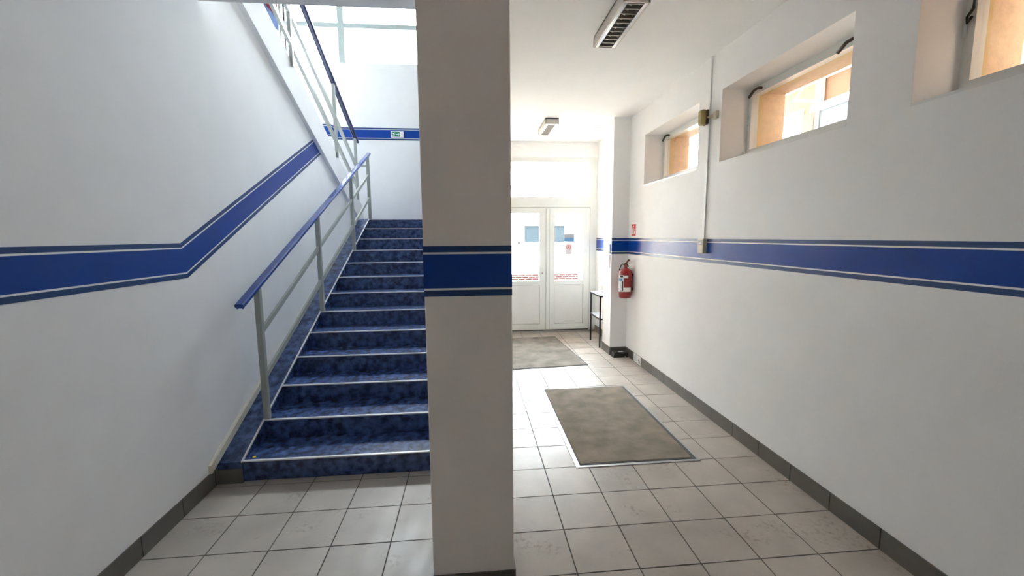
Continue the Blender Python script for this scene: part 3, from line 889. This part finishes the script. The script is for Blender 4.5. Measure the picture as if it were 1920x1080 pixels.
obj('indicator', lathe([(0, .0015), (.012, .0015), (.012, 0)], 12), mat('dark_red_plastic', (0.20, 0.02, 0.015), .4), de)
ind = de.children[-1]
ind.matrix_parent_inverse = Matrix.Identity(4)
ind.matrix_world = Matrix.Translation((XR - .0245, 3.768, 2.79)) @ Matrix.Rotation(-math.pi / 2, 4, 'Y')


# ------------------------------------------------------------------ ceiling lamps
def lamp(name, x0, x1, y0, y1, label):
    t = tag(empty(name, ((x0 + x1) / 2, (y0 + y1) / 2, ZC)), label, 'ceiling lamp', 'ceiling lamps in the corridor')
    h = 0.082
    obj('housing', boxes([(x0, x0 + .012, y0, y1, ZC - h, ZC), (x1 - .012, x1, y0, y1, ZC - h, ZC), (x0, x1, y0, y0 + .012, ZC - h, ZC), (x0, x1, y1 - .012, y1, ZC - h, ZC), (x0, x1, y0, y1, ZC - .012, ZC)]), M_LAMP, t)
    obj('side_reflector', prism([(x0 + .012, ZC - h), (x0 + .036, ZC - h), (x0 + .05, ZC - .03), (x0 + .012, ZC - .03)], 'y', y0 + .012, y1 - .012), M_REFL, t)
    obj('side_reflector', prism([(x1 - .012, ZC - h), (x1 - .036, ZC - h), (x1 - .05, ZC - .03), (x1 - .012, ZC - .03)], 'y', y0 + .012, y1 - .012), M_REFL, t)
    obj('tube', tube([((x0 + x1) / 2, y0 + .03, ZC - .032), ((x0 + x1) / 2, y1 - .03, ZC - .032)], .013, 12), M_TUBE, t, True)
    n = 11
    for i in range(n):
        yb = y0 + .03 + (y1 - y0 - .06) * i / (n - 1)
        xm = (x0 + x1) / 2
        obj('louver_blade', prism([(x0 + .036, ZC - h + .001), (x1 - .036, ZC - h + .001), (x1 - .05, ZC - .046), (xm + .012, ZC - .062), (xm - .012, ZC - .062), (x0 + .05, ZC - .046)], 'y', yb - .005, yb + .005), M_LOUVER, t)
    obj('louver_base', boxes([(x0 + .036, x1 - .036, y0 + .012, y1 - .012, ZC - .024, ZC - .02)]), mat('lamp_inner', (0.10, 0.095, 0.085), .5), t)
    return t


lamp('ceiling_lamp', 1.020, 1.205, 2.905, 3.60, 'louvred ceiling lamp nearer the high windows, cut by the frame top')
lamp('ceiling_lamp', 1.035, 1.218, 5.965, 6.64, 'louvred ceiling lamp near the entrance door')
hatch = tag(empty('ceiling_hatch', (2.0, 6.64, ZC)), 'pale access panel in the ceiling beside the pilaster', 'hatch')
obj('hatch_panel', box(1.845, 2.195, 6.40, 6.875, ZC - .008, ZC + .002), mat('hatch_grey', (0.66, 0.66, 0.70), .5), hatch)

# ------------------------------------------------------------------ outdoors: yard, porch, facing buildings
yard = struct(obj('ground_yard', boxes([(2.8, 40, -20, 45, -.5, -.16), (-30, 2.8, 7.6, 45, -.5, -.16)]), M_PAVE), 'pale paved yard')
porch = struct(empty('porch', (1.3, 8.2, 0)), 'peach porch outside the entrance door')
obj('porch_step', boxes([(-.4, 2.8, 7.55, 9.0, -.2, -.005)]), M_PAVE, porch)
obj('porch_wall', boxes([(2.25, 2.8, 7.55, 8.86, -.2, 3.6), (-.3, .36, 7.55, 8.86, -.2, 3.6)]), M_PEACH, porch)  # left wall is an unseen addition that cuts the door light
obj('porch_beam', boxes([(-.3, 2.25, 8.34, 8.86, 3.035, 3.69)]), M_CONC, porch)
obj('porch_soffit', boxes([(-.3, 2.25, 7.56, 8.34, 3.22, 3.69)]), M_CONC, porch)

FY = 16.0
fb = tag(empty('white_building', (3.0, FY, -.16)), 'white rendered building across the yard, seen through the door', 'building')
wins = [(1.99, 2.62), (3.03, 3.53), (3.66, 4.05)]
obj('wall', wall_holes_y(FY, FY + .3, (-9, 12), (-.16, 3.45), [(1.95, 4.12, 1.46, 2.16)]), M_FARWHITE, fb)
obj('parapet', boxes([(-9.1, 12.1, FY - .10, FY + .4, 3.45, 3.62)]), mat('grey_gutter', (0.035, 0.035, 0.035), .7, spec=0.05), fb)
wf = obj('window', boxes([(1.95, 1.99, FY + .06, FY + .14, 1.46, 2.16), (2.62, 3.03, FY + .06, FY + .14, 1.46, 2.16), (3.53, 3.66, FY + .06, FY + .14, 1.46, 2.16), (4.05, 4.12, FY + .06, FY + .14, 1.46, 2.16), (1.95, 4.12, FY + .06, FY + .14, 2.12, 2.16), (1.95, 4.12, FY + .06, FY + .14, 1.46, 1.49)]), M_FARWHITE, fb)
for k, (a, b) in enumerate(wins):
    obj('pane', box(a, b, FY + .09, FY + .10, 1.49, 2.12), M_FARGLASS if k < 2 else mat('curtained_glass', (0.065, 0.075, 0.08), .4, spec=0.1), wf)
obj('window_sill', box(1.88, 4.2, FY - .08, FY + .05, 1.37, 1.42), mat('grey_sill', (0.03, 0.034, 0.036), .7, spec=0.05), fb)
obj('wall_light', boxes([(1.71, 1.82, FY - .06, FY, 1.44, 1.54)]), mat('grey_light', (.02, .02, .02), .7, spec=0.05), fb)
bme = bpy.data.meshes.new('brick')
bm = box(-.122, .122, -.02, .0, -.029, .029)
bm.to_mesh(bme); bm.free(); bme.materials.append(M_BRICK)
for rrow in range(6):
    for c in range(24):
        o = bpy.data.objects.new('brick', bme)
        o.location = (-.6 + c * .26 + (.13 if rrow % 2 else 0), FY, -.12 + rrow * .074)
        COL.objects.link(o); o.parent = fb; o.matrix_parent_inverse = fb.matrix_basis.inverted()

PX = 7.0
pbd = tag(empty('peach_building', (PX, 6.5, -.16)), 'peach building with white windows seen through the high window', 'building')
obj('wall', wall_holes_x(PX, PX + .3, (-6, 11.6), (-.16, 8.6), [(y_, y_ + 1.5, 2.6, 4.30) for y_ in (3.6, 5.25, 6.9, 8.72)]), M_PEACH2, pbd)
obj('fascia_band', boxes([(PX - .22, PX, -6.1, 11.3, 4.77, 4.93)]), M_FARWHITE, pbd)
for y_ in (3.6, 5.25, 6.9, 8.72):
    w = obj('window', boxes([(PX + .02, PX + .1, y_, y_ + .09, 2.6, 4.3), (PX + .02, PX + .1, y_ + 1.41, y_ + 1.5, 2.6, 4.3), (PX + .02, PX + .1, y_, y_ + 1.5, 4.2, 4.3), (PX + .02, PX + .1, y_, y_ + 1.5, 2.6, 2.7)]), M_FARWHITE, pbd)
    obj('pane', box(PX + .05, PX + .06, y_ + .09, y_ + 1.41, 2.7, 4.2), mat('curtained_glass', (0.065, 0.075, 0.08), .4, spec=0.1), w)
    obj('window_head', box(PX - .03, PX + .02, y_ - .06, y_ + 1.56, 4.20, 4.33), M_FARWHITE, pbd)
struct(obj('wall_yard_blocker', boxes([(2.8, PX + .3, -6.5, -6.2, -.16, 5.42)]), mat('yard_blocker_paint', (0.80, 0.68, 0.56), .9)), 'added unseen peach wall blocking sky light at the yard end')  # unseen wall added to stop sky light hitting the window jambs
cano = struct(empty('added_yard_canopy', (5, 2, 5.4)), 'added roof that dims the narrow yard beside the building')  # canopy added to keep sky light out of the yard
obj('added_canopy_sheet', boxes([(2.8, PX, -6.2, 11.6, 5.35, 5.42)]), mat('added_canopy_sheet', (0.66, 0.59, 0.51), .7), cano)
for y_ in (-4.0, -1.0, 2.0, 5.0, 8.6, 11.4):
    obj('added_canopy_beam', box(2.8, PX, y_, y_ + .12, 5.18, 5.35), M_FARWHITE, cano)
aw = pbd
obj('bracket_upright', box(PX - .10, PX - .0, 8.16, 8.28, 4.33, 4.77), M_FARWHITE, aw)
obj('bracket_arm', box(PX - .62, PX - .10, 8.19, 8.23, 4.33, 4.37), M_FARWHITE, aw)
obj('bracket_arm', box(PX - .62, PX - .10, 8.19, 8.23, 4.72, 4.76), M_FARWHITE, aw)
obj('bracket_brace', tube([(PX - .58, 8.21, 4.37), (PX - .30, 8.21, 4.76)], .018, 8), M_FARWHITE, aw)
